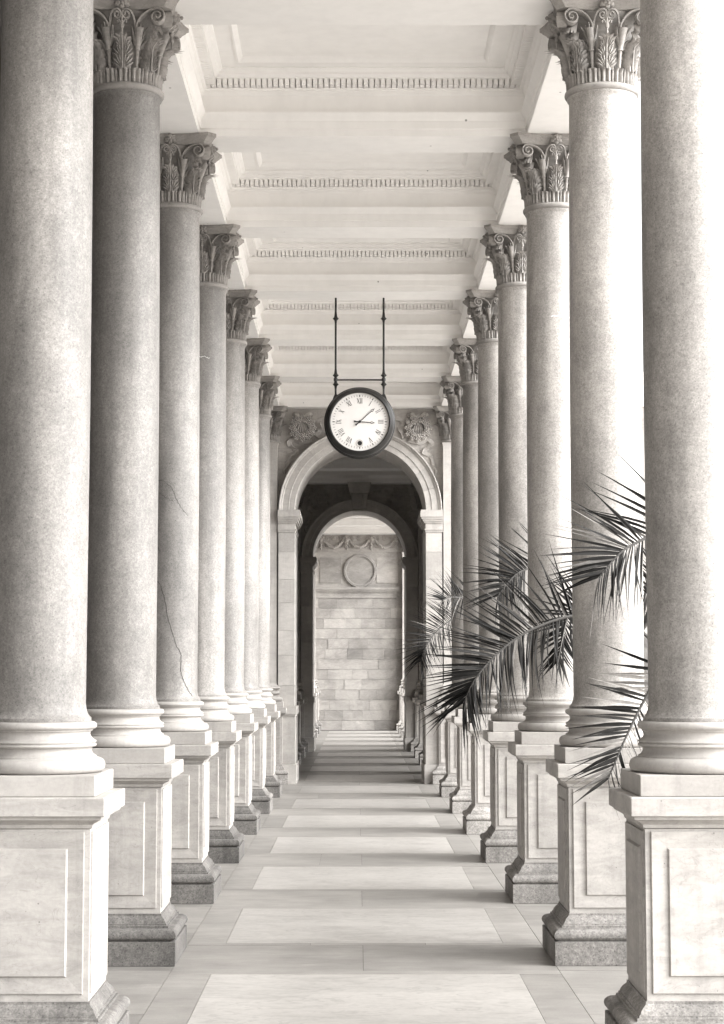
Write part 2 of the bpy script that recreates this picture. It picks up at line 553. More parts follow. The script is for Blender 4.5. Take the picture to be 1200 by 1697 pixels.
def spiral(cx, cz, r0, turns, start, n=34, sgn=1):
    out = []
    for k in range(n+1):
        t = k/n
        a = start - sgn*2*PI*turns*t
        r = r0*(1-t)**0.85 + 0.004
        out.append((cx + r*math.cos(a), cz + r*math.sin(a)))
    return out

def volute_mesh(sgn):
    # scroll seen on the face turned to -Y, running out to the corner; sgn +1 = corner at +X
    mb = MB()
    sp = spiral(0.203, 5.365, 0.043, 1.75, PI/2, 34)
    lead = [(0.078, 5.300), (0.086, 5.335), (0.108, 5.372), (0.140, 5.397), (0.172, 5.407)]
    path = [(p[0], p[1]) for p in catmull([(a, b, 0) for a, b in lead + sp[:1]], 5)][:-1] + sp
    def place(x, z, off):
        # plane bulges from the bell out to the corner
        d = -(0.245 + 0.22*max(0, x-0.078)**0.9*0.9) - off
        return Vector((sgn*x, d, z))
    N = len(path)
    pts = []; wid = []; th = []
    for i, (x, z) in enumerate(path):
        k = max(0, (i - (N-35))/34)
        pts.append(place(x, z, 0.010*k)); wid.append(0.050 - 0.012*k); th.append(0.0115 - 0.004*k)
    v = []; f = []
    for i, p in enumerate(pts):
        t = (pts[min(i+1,N-1)] - pts[max(i-1,0)]).normalized()
        nn = Vector((0,-1,0)); s = t.cross(nn).normalized()
        w, h = wid[i], th[i]
        # cross-section: rounded front edge
        v += [p - s*h/2 + Vector((0,w,0)), p + s*h/2 + Vector((0,w,0)), p + s*h/2, p + s*h*0.2 - Vector((0,0.004,0)), p - s*h*0.2 - Vector((0,0.004,0)), p - s*h/2]
    for i in range(N-1):
        for k in range(6): f.append((i*6+k, i*6+(k+1)%6, i*6+6+(k+1)%6, i*6+6+k))
    n = N*6
    f.append((5,4,3,2,1,0)); f.append(tuple(range(n-6, n)))
    mb.add(v, f)
    # web closing the scroll from behind
    c = place(0.203, 5.365, -0.018)
    ring = [c + Vector((sgn*0.040*math.cos(q*PI/8), 0.0, 0.040*math.sin(q*PI/8))) for q in range(16)]
    back = [p + Vector((0, 0.03, 0)) for p in ring]
    mb.add(ring + back, [tuple(range(16))] + [tuple(range(31,15,-1))] + [(q, (q+1)%16, 16+(q+1)%16, 16+q) for q in range(16)])
    return mb.mesh('volute', 'capital', 50)

def helix_mesh(sgn):
    mb = MB()
    sp = spiral(0.026, 5.378, 0.021, 1.5, PI/2, 24, -1)
    lead = [(0.074, 5.305), (0.072, 5.345), (0.062, 5.380), (0.046, 5.397)]
    path = [(p[0], p[1]) for p in catmull([(a, b, 0) for a, b in lead + sp[:1]], 5)][:-1] + sp
    pts = [Vector((sgn*x, -(rb(min(z,5.40)) + 0.046 - 0.9*x*x), z)) for x, z in path]
    mb.ribbon(pts, (0,-1,0), 0.0095, 0.022)
    return mb.mesh('helix', 'capital', 50)

def flower_mesh():
    mb = MB()
    def petal(a, R, w, lift):
        def pt(u, v):
            d = R*v; ww = w*math.sin(PI*min(1, 0.15+0.75*v))
            x = d*math.sin(a) + ww*u*math.cos(a); z = d*math.cos(a) - ww*u*math.sin(a)
            return (x, -0.275 - lift - 0.020*math.sin(PI*v*0.9) + 0.010*u*u, 5.452 + z)
        mb.shell(pt, 3, 4, lambda p: p + Vector((0, 0.014, 0)))
    for k in range(6): petal(2*PI*k/6, 0.048, 0.018, 0.0)
    for k in range(5): petal(2*PI*k/5 + 0.3, 0.028, 0.011, 0.018)
    mb.ball((0, -0.318, 5.452), 0.012)
    mb.tube([(0, -0.262, 5.26), (0, -0.262, 5.33), (0, -0.268, 5.42)], [0.008, 0.006, 0.008], 6)
    for s in (-1, 1):                               # small bud and curls on the centre stalk
        mb.tube([(s*0.004, -0.262, 5.33), (s*0.018, -0.262, 5.352), (s*0.026, -0.260, 5.345), (s*0.024, -0.260, 5.332)], [0.005, 0.005, 0.005, 0.004], 5)
    mb.ball((0, -0.262, 5.315), 0.014, sc=(1, .8, 1.4))
    return mb.mesh('flower', 'capital', 60)

def corner_leaf_mesh():
    mb = MB()                                       # hanging leaf under the abacus horn, on the +X -Y diagonal after rotation
    for row, (zt, L, n, w) in enumerate(((5.392, 0.082, 5, 0.017), (5.335, 0.078, 5, 0.017), (5.285, 0.065, 5, 0.015))):
        for k in range(n):
            a = (k-(n-1)/2)*0.36; L = L*(1 - 0.09*abs(k-(n-1)/2))
            def pt(u, v, a=a, zt=zt, L=L, w=w):
                d = L*v; ww = w*math.sin(PI*min(1, 0.2+0.75*v))
                x = d*math.sin(a) + ww*u*math.cos(a)
                r = 0.275 + 0.01*(5.395-zt) + d*math.cos(a)*0.9 - ww*u*math.sin(a)*0.5 - (5.395-zt)*0.35
                return (x, -r - 0.01*(1-u*u), zt + 0.015*math.sin(PI*v) - 0.05*v*v)
            mb.shell(pt, 2, 5, lambda p: p + Vector((0, 0.010, 0.014)))
    mb.tube([(0, -0.235, 5.26), (0, -0.27, 5.34), (0, -0.30, 5.41)], [0.014, 0.018, 0.02], 8)
    return mb.mesh('corner_leaf', 'capital', 60)

def abacus_mesh():
    mb = MB()
    def ring(c, corner, ch, sag, z, n=9):
        # c: half width at the corner faces, ch: chamfer, sag: concavity
        pts = []
        for q in range(4):
            for i in range(n):
                t = -1 + 2*i/(n-1)
                x = t*(c - ch); y = -(c - sag*(1 - t*t))
                a = q*PI/2
                pts.append((x*math.cos(a) - y*math.sin(a), x*math.sin(a) + y*math.cos(a), z))
        return pts
    rings = [ring(.268, 0, .035, .050, 5.412), ring(.290, 0, .045, .052, 5.416), ring(.298, 0, .048, .052, 5.428), ring(.318, 0, .052, .054, 5.446),
             ring(.320, 0, .053, .054, 5.450), ring(.322, 0, .054, .054, 5.453), ring(.335, 0, .056, .054, 5.462), ring(.335, 0, .056, .054, 5.485)]
    v = [p for r in rings for p in r]; n = len(rings[0]); f = []
    for i in range(len(rings)-1):
        for k in range(n): f.append((i*n+k, i*n+(k+1)%n, (i+1)*n+(k+1)%n, (i+1)*n+k))
    f.append(tuple(range(n-1,-1,-1))); f.append(tuple((len(rings)-1)*n+k for k in range(n)))
    mb.add(v, f)
    return mb.mesh('abacus', 'capital', 30)

bell = MB().lathe([(.203,4.9625),(.212,4.968),(.2175,4.976),(.219,4.985),(.2175,4.994),(.212,5.001),(.200,5.006),(.190,5.007)]
                  + [(rb(z), z) for z in (5.05,5.1,5.2,5.25,5.28,5.32,5.35,5.38,5.412)], 48)
MESH = dict(bell=bell.mesh('capital', 'capital', 40), tongue=tongue_mesh(), leaf=acanthus_mesh(0.185, 0.125, 0.055), stalk=stalk_mesh(),
            vol_r=volute_mesh(1), vol_l=volute_mesh(-1), hel_r=helix_mesh(1), hel_l=helix_mesh(-1), flower=flower_mesh(),
            corner=corner_leaf_mesh(), abacus=abacus_mesh())

plinth_prof = [(.353,0),(.357,.004),(.357,.128),(.354,.131),(.336,.1315),(.338,.137),(.350,.142),(.358,.151),(.361,.164),(.358,.177),(.349,.188),(.334,.197),(.317,.200),
               (.314,.202),(.314,.212),(.306,.213),(.304,.216),(.304,.222),(.299,.224),(.296,.234),(.288,.247),(.276,.258),(.272,.263),(.272,.274)]
MESH['plinth'] = MB().square(plinth_prof).mesh('plinth', 'plinth', 28)
MESH['die'] = MB().square([(.266,.274),(.266,.964)]).square([(.266,.9655),(.272,.968),(.274,.972),(.276,.982),(.284,.990),(.298,.996),(.306,1.002),(.314,1.004),(.316,1.017)]).mesh('pedestal_die', 'pedestal', 28)
def panel_mesh():
    v = []; f = []
    rings = [(.243,.304,.954,0.0),(.243,.304,.954,-.0075),(.240,.307,.951,-.009),(.176,.371,.887,-.0045),(.170,.377,.881,-.0155)]
    for h, z0, z1, d in rings: v += [(-h,-.266+d,z0),(h,-.266+d,z0),(h,-.266+d,z1),(-h,-.266+d,z1)]
    for i in range(len(rings)-1):
        for k in range(4): f.append((i*4+k, i*4+(k+1)%4, i*4+4+(k+1)%4, i*4+4+k))
    n = len(rings)*4; f.append((n-4,n-3,n-2,n-1))
    return MB().add(v, f).mesh('panel', 'pedestal', 0)
MESH['panel'] = panel_mesh()
MESH['cap'] = MB().bevel_box(-.3325,.3325,-.3325,.3325,1.0175,1.095,.004).mesh('pedestal_cap', 'pedestal', 0)
MESH['block'] = MB().bevel_box(-.286,.286,-.286,.286,1.0955,1.182,.003).mesh('base_block', 'base', 0)
base_prof = [(.262,1.1825),(.276,1.187),(.283,1.195),(.286,1.206),(.286,1.216),(.282,1.229),(.274,1.238),(.262,1.243),(.251,1.244),(.249,1.246),(.249,1.252),(.241,1.255),(.233,1.262),
             (.229,1.271),(.229,1.280),(.232,1.287),(.240,1.289),(.247,1.291),(.250,1.296),(.249,1.301),(.243,1.303),(.243,1.306),(.247,1.308),(.248,1.312),(.246,1.316),(.236,1.321),(.227,1.329),
             (.222,1.340),(.222,1.349),(.227,1.355),(.232,1.357),(.232,1.362),(.241,1.364),(.248,1.370),(.250,1.377),(.248,1.386),(.241,1.393),(.232,1.3955)]
MESH['base'] = MB().lathe(base_prof, 64).mesh('base', 'base', 40)
shaft_prof = [(.225,1.396),(.2255,1.398),(.2255,1.411),(.219,1.416),(.211,1.427),(.205,1.444),(.2015,1.470),(.2015,1.70),(.203,2.2),(.2045,2.75),(.204,3.3),(.202,3.8),(.1985,4.3),(.194,4.75),(.1925,4.92),(.194,4.935),(.198,4.946),(.204,4.953),(.205,4.962)]
MESH['shaft'] = MB().lathe(shaft_prof, 72).mesh('shaft', 'shaft', 40)
pil = MB().square([(.205,1.396),(.205,1.412),(.192,1.43),(.185,1.46),(.182,4.90),(.19,4.94),(.196,4.962)])
MESH['pilaster_shaft'] = pil.mesh('shaft', 'pier', 30)
MESH['pilaster_base'] = MB().square([(r*0.95, z) for r, z in base_prof]).mesh('base', 'base', 40)

def make_column(pilaster=False):
    root = thing('pilaster' if pilaster else 'column', 'column', 'pilaster' if pilaster else 'column')
    link('plinth', MESH['plinth'], root)
    die = link('pedestal_die', MESH['die'], root)
    for q in range(4): link('panel', MESH['panel'], die, None, q*PI/2)
    link('pedestal_cap', MESH['cap'], root)
    link('base_block', MESH['block'], root)
    link('base', MESH['pilaster_base' if pilaster else 'base'], root)
    link('shaft', MESH['pilaster_shaft' if pilaster else 'shaft'], root)
    cap = link('capital', MESH['bell'], root)
    for k in range(16): link('tongue_leaf', MESH['tongue'], cap, None, 2*PI*k/16)
    for k in range(8): link('acanthus_leaf', MESH['leaf'], cap, None, 2*PI*k/8)
    for k in range(8): link('stalk', MESH['stalk'], cap, None, 2*PI*(k+.5)/8)
    for q in range(4):
        for nm, a, b in (('volute','vol_r','vol_l'), ('helix','hel_r','hel_l')):
            link(nm, MESH[a], cap, None, q*PI/2); link(nm, MESH[b], cap, None, q*PI/2)
        link('flower', MESH['flower'], cap, None, q*PI/2)
        link('corner_leaf', MESH['corner'], cap, None, PI/4 + q*PI/2)
    link('abacus', MESH['abacus'], cap)
    return root

def simple_far_column():
    # far columns: the carving is only a few pixels, so the capital is one mesh
    root = thing('column', 'column', 'column')
    for nm, key in (('plinth','plinth'),('pedestal_die','die'),('pedestal_cap','cap'),('base_block','block'),('base','base'),('shaft','shaft')):
        link(nm, MESH[key], root)
    mb = MB()
    def put(me, rot):
        m = Matrix.Rotation(rot, 4, 'Z')
        mb.add([m @ v.co for v in me.vertices], [tuple(p.vertices) for p in me.polygons])
    put(MESH['bell'], 0); put(MESH['abacus'], 0)
    for k in range(8): put(MESH['leaf'], 2*PI*k/8); put(MESH['stalk'], 2*PI*(k+.5)/8)
    for k in range(16): put(MESH['tongue'], 2*PI*k/16)
    for q in range(4):
        for key in ('vol_r','vol_l','hel_r','hel_l','flower'): put(MESH[key], q*PI/2)
        put(MESH['corner'], PI/4 + q*PI/2)
    link('capital', mb.mesh('capital', 'capital', 50), root)
    return root

ORD = {1:'nearest', 2:'second', 3:'third', 4:'fourth', 5:'fifth', 6:'sixth', 7:'seventh'}
LOOK = {(-1,1):'pale speckled shaft at the picture edge', (-1,2):'dark mottled shaft on a stained granite plinth', (-1,3):'crack running down its shaft',
        (-1,4):'short pale scratch high on its shaft', (-1,5):'speckled grey shaft', (-1,6):'slim looking grey shaft', (-1,7):'last round shaft before the left arch pier',
        (1,1):'grey shaft in front of two palm fronds', (1,2):'bright smooth shaft with a frond across its middle', (1,3):'shaft crossed by the biggest palm frond',
        (1,4):'shaft behind the pale upright frond', (1,5):'shaft half hidden by palm leaflets', (1,6):'shaft rising above the drooping frond tip', (1,7):'last round shaft before the right arch pier'}
TINT_SHAFT = {(-1,1):0.86, (-1,2):0.66, (-1,3):0.80, (-1,4):0.84, (-1,5):0.84, (-1,6):0.9, (-1,7):0.9, (1,1):0.98, (1,2):1.22, (1,3):1.12, (1,4):1.1, (1,5):1.08}  # side light put into the tint: left shafts darker, right ones lighter
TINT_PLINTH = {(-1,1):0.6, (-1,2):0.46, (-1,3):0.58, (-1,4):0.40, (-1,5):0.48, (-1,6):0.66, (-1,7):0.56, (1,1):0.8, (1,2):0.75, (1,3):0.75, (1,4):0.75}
columns = {}
proto = make_column(); far_proto = simple_far_column(); pil_proto = make_column(True)
used = {'c': False, 'f': False, 'p': False}
def put(kind, x, y, label, group):
    src = {'c': proto, 'f': far_proto, 'p': pil_proto}[kind]
    o = src if not used[kind] else copy_tree(src)
    used[kind] = True
    o.location = (x, y, 0); o['label'] = label; o['group'] = group
    return o
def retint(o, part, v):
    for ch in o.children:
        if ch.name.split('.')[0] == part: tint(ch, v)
plan = []
for n in range(1, 8):
    for sx in (-1, 1):
        side = 'left' if sx < 0 else 'right'
        plan.append(('c', sx, n, f'{ORD[n]} column of the {side} row, {LOOK[(sx,n)]}', 'Corinthian columns along the aisle'))
for n in (0, -1, -2, -3, -4):
    if n < N_FIRST: continue
    for sx in (-1, 1):
        if n == 0 and sx < 0: continue
        side = 'left' if sx < 0 else 'right'
        plan.append(('f', sx, n, f'Corinthian column of the {side} row {"just outside the picture" if n == 0 else ORD[-n] + " behind the camera"}', 'Corinthian columns around the camera'))
for n in (9, 10, 11):
    for sx in (-1, 1):
        side = 'left' if sx < 0 else 'right'
        plan.append(('f', sx, n, f'{ORD[n-8]} far column on the {side} between the first arch and the dark arch', 'columns between the two arches'))
for n in (13, 14, 15, 16):
    for sx in (-1, 1):
        side = 'left' if sx < 0 else 'right'
        plan.append(('f', sx, n, f'{ORD[n-12]} tiny column on the {side} beyond the dark arch, before the end wall', 'columns beyond the dark arch'))
for kind, sx, n, label, group in plan:
    columns[(sx, n)] = o = put(kind, sx*AX, AY(n), label, group)
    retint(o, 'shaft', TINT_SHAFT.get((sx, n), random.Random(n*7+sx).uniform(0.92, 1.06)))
    retint(o, 'capital', random.Random(n*13+sx).uniform(.9, 1.1))
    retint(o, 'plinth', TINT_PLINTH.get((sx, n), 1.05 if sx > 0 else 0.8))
for n, word in ((8, 'the first arch'), (12, 'the dark second arch')):
    for sx in (-1, 1):
        side = 'left' if sx < 0 else 'right'
        columns[(sx, n)] = put('p', sx*AX, AY(n), f'square pilaster with carved capital on the {side} of {word}', 'pilasters beside the arches')
for sx in (-1, 1):
    side = 'left' if sx < 0 else 'right'
    put('p', sx*AX, YEND - 0.15, f'small square pilaster at the {side} edge of the far end wall', 'pilasters at the end wall')

# hairline cracks and scratches, following the shaft surface
def shaft_r(z):
    for (r0, z0), (r1, z1) in zip(shaft_prof, shaft_prof[1:]):
        if z0 <= z <= z1: return r0 + (r1-r0)*(z-z0)/(z1-z0)
    return .2
def crack(col, pts, w, mat='crack'):
    P = catmull([(a, z, 0) for a, z in pts], 8); rr = random.Random(5)
    q = [Vector(pol(shaft_r(p[1]) + 0.0006, p[0] + rr.uniform(-.012,.012), p[1] + rr.uniform(-.006,.006))) for p in P]
    nrm = [Vector((p.x, p.y, 0)) for p in q]
    MB().ribbon(q, nrm, [w*rr.uniform(.35,.95) for _ in q], 0.0014).build('crack', mat, col, 0)
crack(columns[(-1,3)], [(-0.55,2.25),(-0.3,2.24),(-0.1,2.13),(0.05,1.98),(0.33,1.80),(0.52,1.72),(0.52,1.60),(0.75,1.50),(1.0,1.43)], 0.007)
crack(columns[(-1,3)], [(-0.6,2.98),(-0.2,2.97),(0.1,2.92),(0.35,2.82),(0.55,2.76),(0.75,2.72)], 0.005)
crack(columns[(-1,3)], [(-0.3,2.88),(0.0,2.84),(0.25,2.82)], 0.004)
def smear(col, pts, w):
    crack(col, pts, w, 'plaster')
smear(columns[(-1,4)], [(-0.3,4.33),(0.1,4.345),(0.35,4.325)], 0.006)
smear(columns[(1,3)], [(-0.2,4.16),(0.2,4.17),(0.6,4.15)], 0.006)

# ------------------------------------------------------------------ ceiling
ceiling = structure('ceiling', MB().box(-4.9, 1.95, Y_BEGIN - 0.3, YEND + 0.6, 6.06, 6.30), 'plaster')
for sx in (-1, 1):
    lo, hi = sorted((sx*1.1945, sx*1.605))
    MB().box(lo, hi, Y_BEGIN, YEND - 0.002, SOFFIT, 6.058).build('architrave', 'plaster', ceiling, 0)
LIP = 0.006
beam_me = MB().box(-1.1935, 1.1935, -0.205, 0.205, SOFFIT, 6.02).mesh('beam', 'plaster', 0)
bay_prof = [(-LIP, SOFFIT), (0, SOFFIT), (0, 5.540), (.009, 5.542), (.009, 5.600), (.014, 5.606), (.020, 5.620), (.034, 5.638), (.040, 5.645), (.042, 5.650), (.042, 5.661), (.004, 5.664),
            (.004, 5.785), (.012, 5.790), (.022, 5.800), (.028, 5.812), (.045, 5.818), (.048, 5.826), (.055, 5.829), (.055, 5.8305), (.045, 5.832), (.045, 5.8765), (.124, 5.878), (.124, 5.890), (.132, 5.895), (.146, 5.904), (.148, 5.918), (.154, 5.924),
            (.168, 5.932), (.172, 5.938), (.172, 5.946), (.285, 5.947), (.285, 5.938), (.300, 5.936), (.312, 5.945), (.325, 5.960), (.330, 5.972), (.360, 5.974)]
x0, x1, y0, y1 = -1.188, 1.188, 0.211, S - 0.211
mbay = MB().rect_sweep(bay_prof, x0, x1, y0, y1)
d = .360
mbay.add([(x0+d,y0+d,5.974),(x1-d,y0+d,5.974),(x1-d,y1-d,5.974),(x0+d,y1-d,5.974)], [(0,3,2,1)])
bay_me = mbay.mesh('coffer', 'plaster', 25)
mden = MB()
def dentil_row(p0, p1, axis, fixed, inward_sign):
    n = int(round((p1-p0)/0.0405)); st = (p1-p0)/n
    for k in range(n):
        a = p0 + st*k + 0.0048; b = p0 + st*(k+1) - 0.0048
        lo, hi = sorted((fixed + inward_sign*0.043, fixed + inward_sign*0.118))
        if axis == 'x': mden.box(a, b, lo, hi, 5.8325, 5.8772)
        else: mden.box(lo, hi, a, b, 5.8325, 5.8772)
dentil_row(x0+.045, x1-.045, 'x', y1, -1); dentil_row(x0+.045, x1-.045, 'x', y0, 1)
dentil_row(y0+.125, y1-.125, 'y', x0, 1); dentil_row(y0+.125, y1-.125, 'y', x1, -1)
den_me = mden.mesh('dentils', 'plaster', 0)
for n in range(N_FIRST, 18):
    yb = AY(n) if n < 17 else YEND - 0.2
    link('beam', beam_me, ceiling, (0, yb, 0))
    if n < 17:
        link('coffer', bay_me, ceiling, (0, AY(n), 0))
        dd = link('dentils', den_me, ceiling, (0, AY(n), 0)); dd['kind'] = 'stuff'
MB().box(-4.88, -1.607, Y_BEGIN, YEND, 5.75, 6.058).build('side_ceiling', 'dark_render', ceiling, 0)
# added unseen roof and walls, there to darken the stretch between the arches
MB().box(1.607, 6.2, AY(8) + .1, AY(12) + 1.0, SOFFIT + .05, 6.058).build('added_shade_roof', 'plaster', ceiling, 0)
t = thing('added_shade_wall', 'added unseen walls beyond the right row, blocking light between the arches', 'wall')
MB().box(1.75, 6.2, AY(8) + .12, AY(8) + 1.0, -0.3, SOFFIT + .048).build('wall_face', 'pier', t, 0)
MB().box(1.75, 6.2, AY(12) + .1, AY(12) + 1.0, -0.3, SOFFIT + .048).build('wall_face', 'pier', t, 0)
MB().box(2.08, 2.38, AY(8) + 1.002, AY(12) + .098, 1.0, SOFFIT + .048).build('light_blocking_wall', 'pier', t, 0)  # added hanging wall, keeps side light off the second arch
t = thing('back_wall', 'long plain plastered wall behind the left column row', 'wall')
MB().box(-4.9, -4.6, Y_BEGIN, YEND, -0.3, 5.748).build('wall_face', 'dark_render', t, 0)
MB().box(-4.598, -4.54, Y_BEGIN, YEND, -0.005, 0.35).build('base_course', 'plinth', t, 0)

# ------------------------------------------------------------------ arch walls
def arch_pts(r, zc, n=40):
    return [(-r*math.cos(PI*k/n), zc + r*math.sin(PI*k/n)) for k in range(n+1)]

def wreath(parent, x, z, yf):
    rr = random.Random(int(x*100))
    mb = MB()
    for k in range(30):                              # leaf and flower clusters round the ring
        a = 2*PI*k/30
        mb.ball((x + 0.145*math.sin(a), yf - 0.022, z + 0.145*math.cos(a)), 0.044, 6, 5, (1, .9, 1))
    for k in range(24):                              # rosettes: five domed petals round a button
        ring = k % 2
        a = 2*PI*k/24 + rr.uniform(-.04,.04); r = (0.118 if ring else 0.172) + rr.uniform(-.008,.008)
        cx, cz = x + r*math.sin(a), z + r*math.cos(a)
        R = rr.uniform(.032,.038); yy = yf - (0.085 if ring else 0.075)
        for p in range(5):
            b = 2*PI*p/5 + a
            mb.ball((cx + R*.68*math.cos(b), yy, cz + R*.68*math.sin(b)), R*.43, 6, 5, (1,1.2,1))
        mb.ball((cx, yy - .012, cz), R*.30, 6, 4)
    mb.build('wreath', 'carved_wall', parent, 60)
    mb = MB()                                        # gathered cloth inside the ring
    for k in range(-2, 3):
        mb.ribbon([(x + k*0.008, yf - 0.012, z + 0.14), (x + k*0.020, yf - 0.030, z + 0.06), (x + k*0.036, yf - 0.034, z - 0.02), (x + k*0.034, yf - 0.014, z - 0.085)], (0,-1,0), [.012,.02,.036,.03], .02)
        mb.tube([(x + k*0.008, yf - 0.022, z + 0.14), (x + k*0.020, yf - 0.044, z + 0.06), (x + k*0.036, yf - 0.048, z - 0.02), (x + k*0.034, yf - 0.026, z - 0.085)], [.006,.009,.014,.010], 6)
    mb.build('gathered_cloth', 'carved_wall', parent, 50)
    mb = MB()
    for s in (-1, 1):
        q = catmull([(x, yf-.05, z+.165), (x+s*.05, yf-.075, z+.185), (x+s*.11, yf-.06, z+.215), (x+s*.135, yf-.03, z+.185), (x+s*.115, yf-.02, z+.155)], 5)
        mb.ribbon(q, (0,-1,.5), [.03+.02*math.sin(PI*i/len(q)) for i in range(len(q))], .012)
    mb.ball((x, yf-.055, z+.168), .026, 8, 6, (1,.7,1))
    mb.ribbon([(x, yf-.05, z+.165), (x, yf-.055, z+.10), (x, yf-.05, z+.05)], (0,-1,0), .03, .012)
    mb.build('bow', 'carved_wall', parent, 50)

def carved_ribbon(parent, pts, yf, w):
    q = catmull([(a, yf - 0.014 - 0.010*(i % 2), b) for i, (a, b) in enumerate(pts)], 7)
    ns = [Vector((0.75*math.sin(i*0.42), -1, 0.3*math.cos(i*0.3))) for i in range(len(q))]
    mb = MB().ribbon(q, ns, [w*(0.55+0.45*abs(math.cos(i*0.3)))*(1-0.65*i/len(q)) for i in range(len(q))], .022)
    return mb.build('carved_ribbon', 'carved_wall', parent, 50)

def build_arch(y, label, key, tintv=1.0):
    root = thing('arch_wall', label, 'arch', (0, y, 0), 'arches across the aisle')
    ri, ro, zs = 0.957, 1.193, 3.968
    YF, YA, YB = 0.0, -0.20, 1.05                   # spandrel face, archivolt face, rear face
    zt = SOFFIT - 0.003
    # spandrel wall with the round opening
    mb = MB(); A = arch_pts(ri + 0.05, zs); n = len(A)
    v = []; f = []
    for yy in (YF, YB):
        v += [(a, yy, b) for a, b in A] + [(max(-1.72, min(1.72, a*1.8)), yy, zt) for a, b in A]
    for k in range(n-1):
        f.append((k, k+1, n+k+1, n+k)); f.append((2*n+k+1, 2*n+k, 3*n+k, 3*n+k+1))
    mb.add(v, f)
    for sx in (-1, 1):                               # flanks down to the floor
        lo, hi = sorted((sx*(ri+.05), sx*1.72))
        mb.box(lo, hi, YF, YB, 0, zs)
        mb.add([(sx*(ri+.05), YF, zs), (sx*1.72, YF, zs), (sx*1.72, YF, zt), (sx*(ri+.05), YB, zs), (sx*1.72, YB, zs), (sx*1.72, YB, zt)],
               [(0,1,2),(3,5,4),(1,4,5,2)] if sx > 0 else [(0,2,1),(3,4,5),(1,2,5,4)])
    mb.build('spandrel', 'carved_wall', root, 30)
    # voussoirs of the archivolt
    prof = [(ri, YB+.02), (ri, YA+.012), (ri+.004, YA+.006), (ri+.082, YA+.006), (ri+.084, YA), (ri+.092, YA-.004), (ri+.094, YA), (ri+.180, YA), (ri+.184, YA-.012), (ri+.198, YA-.018), (ri+.202, YA-.012),
            (ri+.206, YA-.024), (ri+.220, YA-.034), (ro-.004, YA-.036), (ro, YA-.030), (ro, YF+.05)]
    NV = 11
    for k in range(NV):
        a0 = PI*k/NV + 0.0011; a1 = PI*(k+1)/NV - 0.0011; m = 5
        v = []; f = []; P = len(prof)
        for i in range(m+1):
            a = a0 + (a1-a0)*i/m
            v += [(-r*math.cos(a), yy, zs + r*math.sin(a)) for r, yy in prof]
        for i in range(m):
            for j in range(P-1): f.append((i*P+j, (i+1)*P+j, (i+1)*P+j+1, i*P+j+1))
        f.append(tuple(range(P))); f.append(tuple(m*P+j for j in range(P-1,-1,-1)))
        tint(MB().add(v, f).build('voussoir', 'pier', root, 25), random.Random(k+int(y)).uniform(.94,1.05)*tintv)
    rr = random.Random(int(y))
    for sx in (-1, 1):
        def bx(mb, x0, x1, *r):
            lo, hi = sorted((sx*x0, sx*x1)); return mb.box(lo, hi, *r)
        # pedestal of the pier
        bx(MB(), .925, 1.193, YA-.05, YB+.05, 0, .280).build('pier_plinth', 'pier', root, 0)
        bx(MB(), .945, 1.193, YA-.012, YB+.02, .282, .972).build('pier_die', 'pier', root, 0)
        mb = MB(); bx(mb, .925, 1.193, YA-.04, YB+.05, 1.000, 1.112); bx(mb, .935, 1.193, YA-.025, YB+.03, .9735, .9995)
        mb.build('pier_cap', 'pier', root, 0)
        # ashlar blocks of the shaft
        z = 1.1135
        for hgt in (.30, .44, .36, .40, .34, .40, .2885):
            tint(bx(MB(), ri, 1.193, YA, YB+.015, z, z+hgt-.003).build('pier_block', 'pier', root, 0), rr.uniform(.90,1.04)*tintv)
            z += hgt
        # moulded impost
        mb = MB()
        for x0_, d_, za, zb in ((.950,.010,3.642,3.672),(.938,.020,3.673,3.690),(.955,.004,3.691,3.775),(.930,.024,3.776,3.800),(.912,.040,3.801,3.830),(.893,.058,3.831,3.862),(.876,.072,3.863,3.935),(.884,.066,3.936,3.966)):
            bx(mb, x0_, 1.205, YA-d_, YB+d_, za, zb)
        mb.build('impost', 'pier', root, 0)
        wreath(root, sx*0.853, 5.19, YF)
        carved_ribbon(root, [(sx*a, b) for a, b in ((.72,5.03),(.86,4.985),(.98,5.03),(1.05,4.97),(.985,4.89),(.93,4.83),(1.03,4.79),(1.06,4.70),(1.09,4.62),(1.12,4.55),(1.09,4.47))], YF, .10)
        carved_ribbon(root, [(sx*a, b) for a, b in ((.66,5.07),(.60,5.16),(.62,5.29),(.52,5.34),(.44,5.30),(.40,5.36),(.30,5.33))], YF, .11)
    if key:
        mb = MB()
        v = []
        for z_, hw, d_ in ((4.90,.12,.06),(4.93,.125,.075),(4.945,.128,.06),(4.96,.13,.085),(5.25,.165,.14),(5.262,.168,.12),(5.27,.20,.15),(5.30,.205,.17),(5.44,.235,.24),(5.482,.24,.25)):
            v += [(-hw, YA-d_, z_), (hw, YA-d_, z_), (hw, YF+.1, z_), (-hw, YF+.1, z_)]
        f = [(3,2,1,0), (36,37,38,39)]
        for i in range(9):
            for k in range(4): f.append((i*4+k, i*4+(k+1)%4, i*4+4+(k+1)%4, i*4+4+k))
        mb.add(v, f)
        for k in range(-2, 3):
            mb.tube([(k*.03, YA-.10, 4.98), (k*.04, YA-.135, 5.10), (k*.05, YA-.15, 5.23)], [.010,.016,.020], 6)
        mb.build('keystone', 'pier', root, 25)
    return root
build_arch(WALL1, 'pale round arch with wreaths in its spandrels, behind the hanging clock', False)
build_arch(WALL2, 'dark shaded round arch with a carved keystone, seen through the first arch', True)

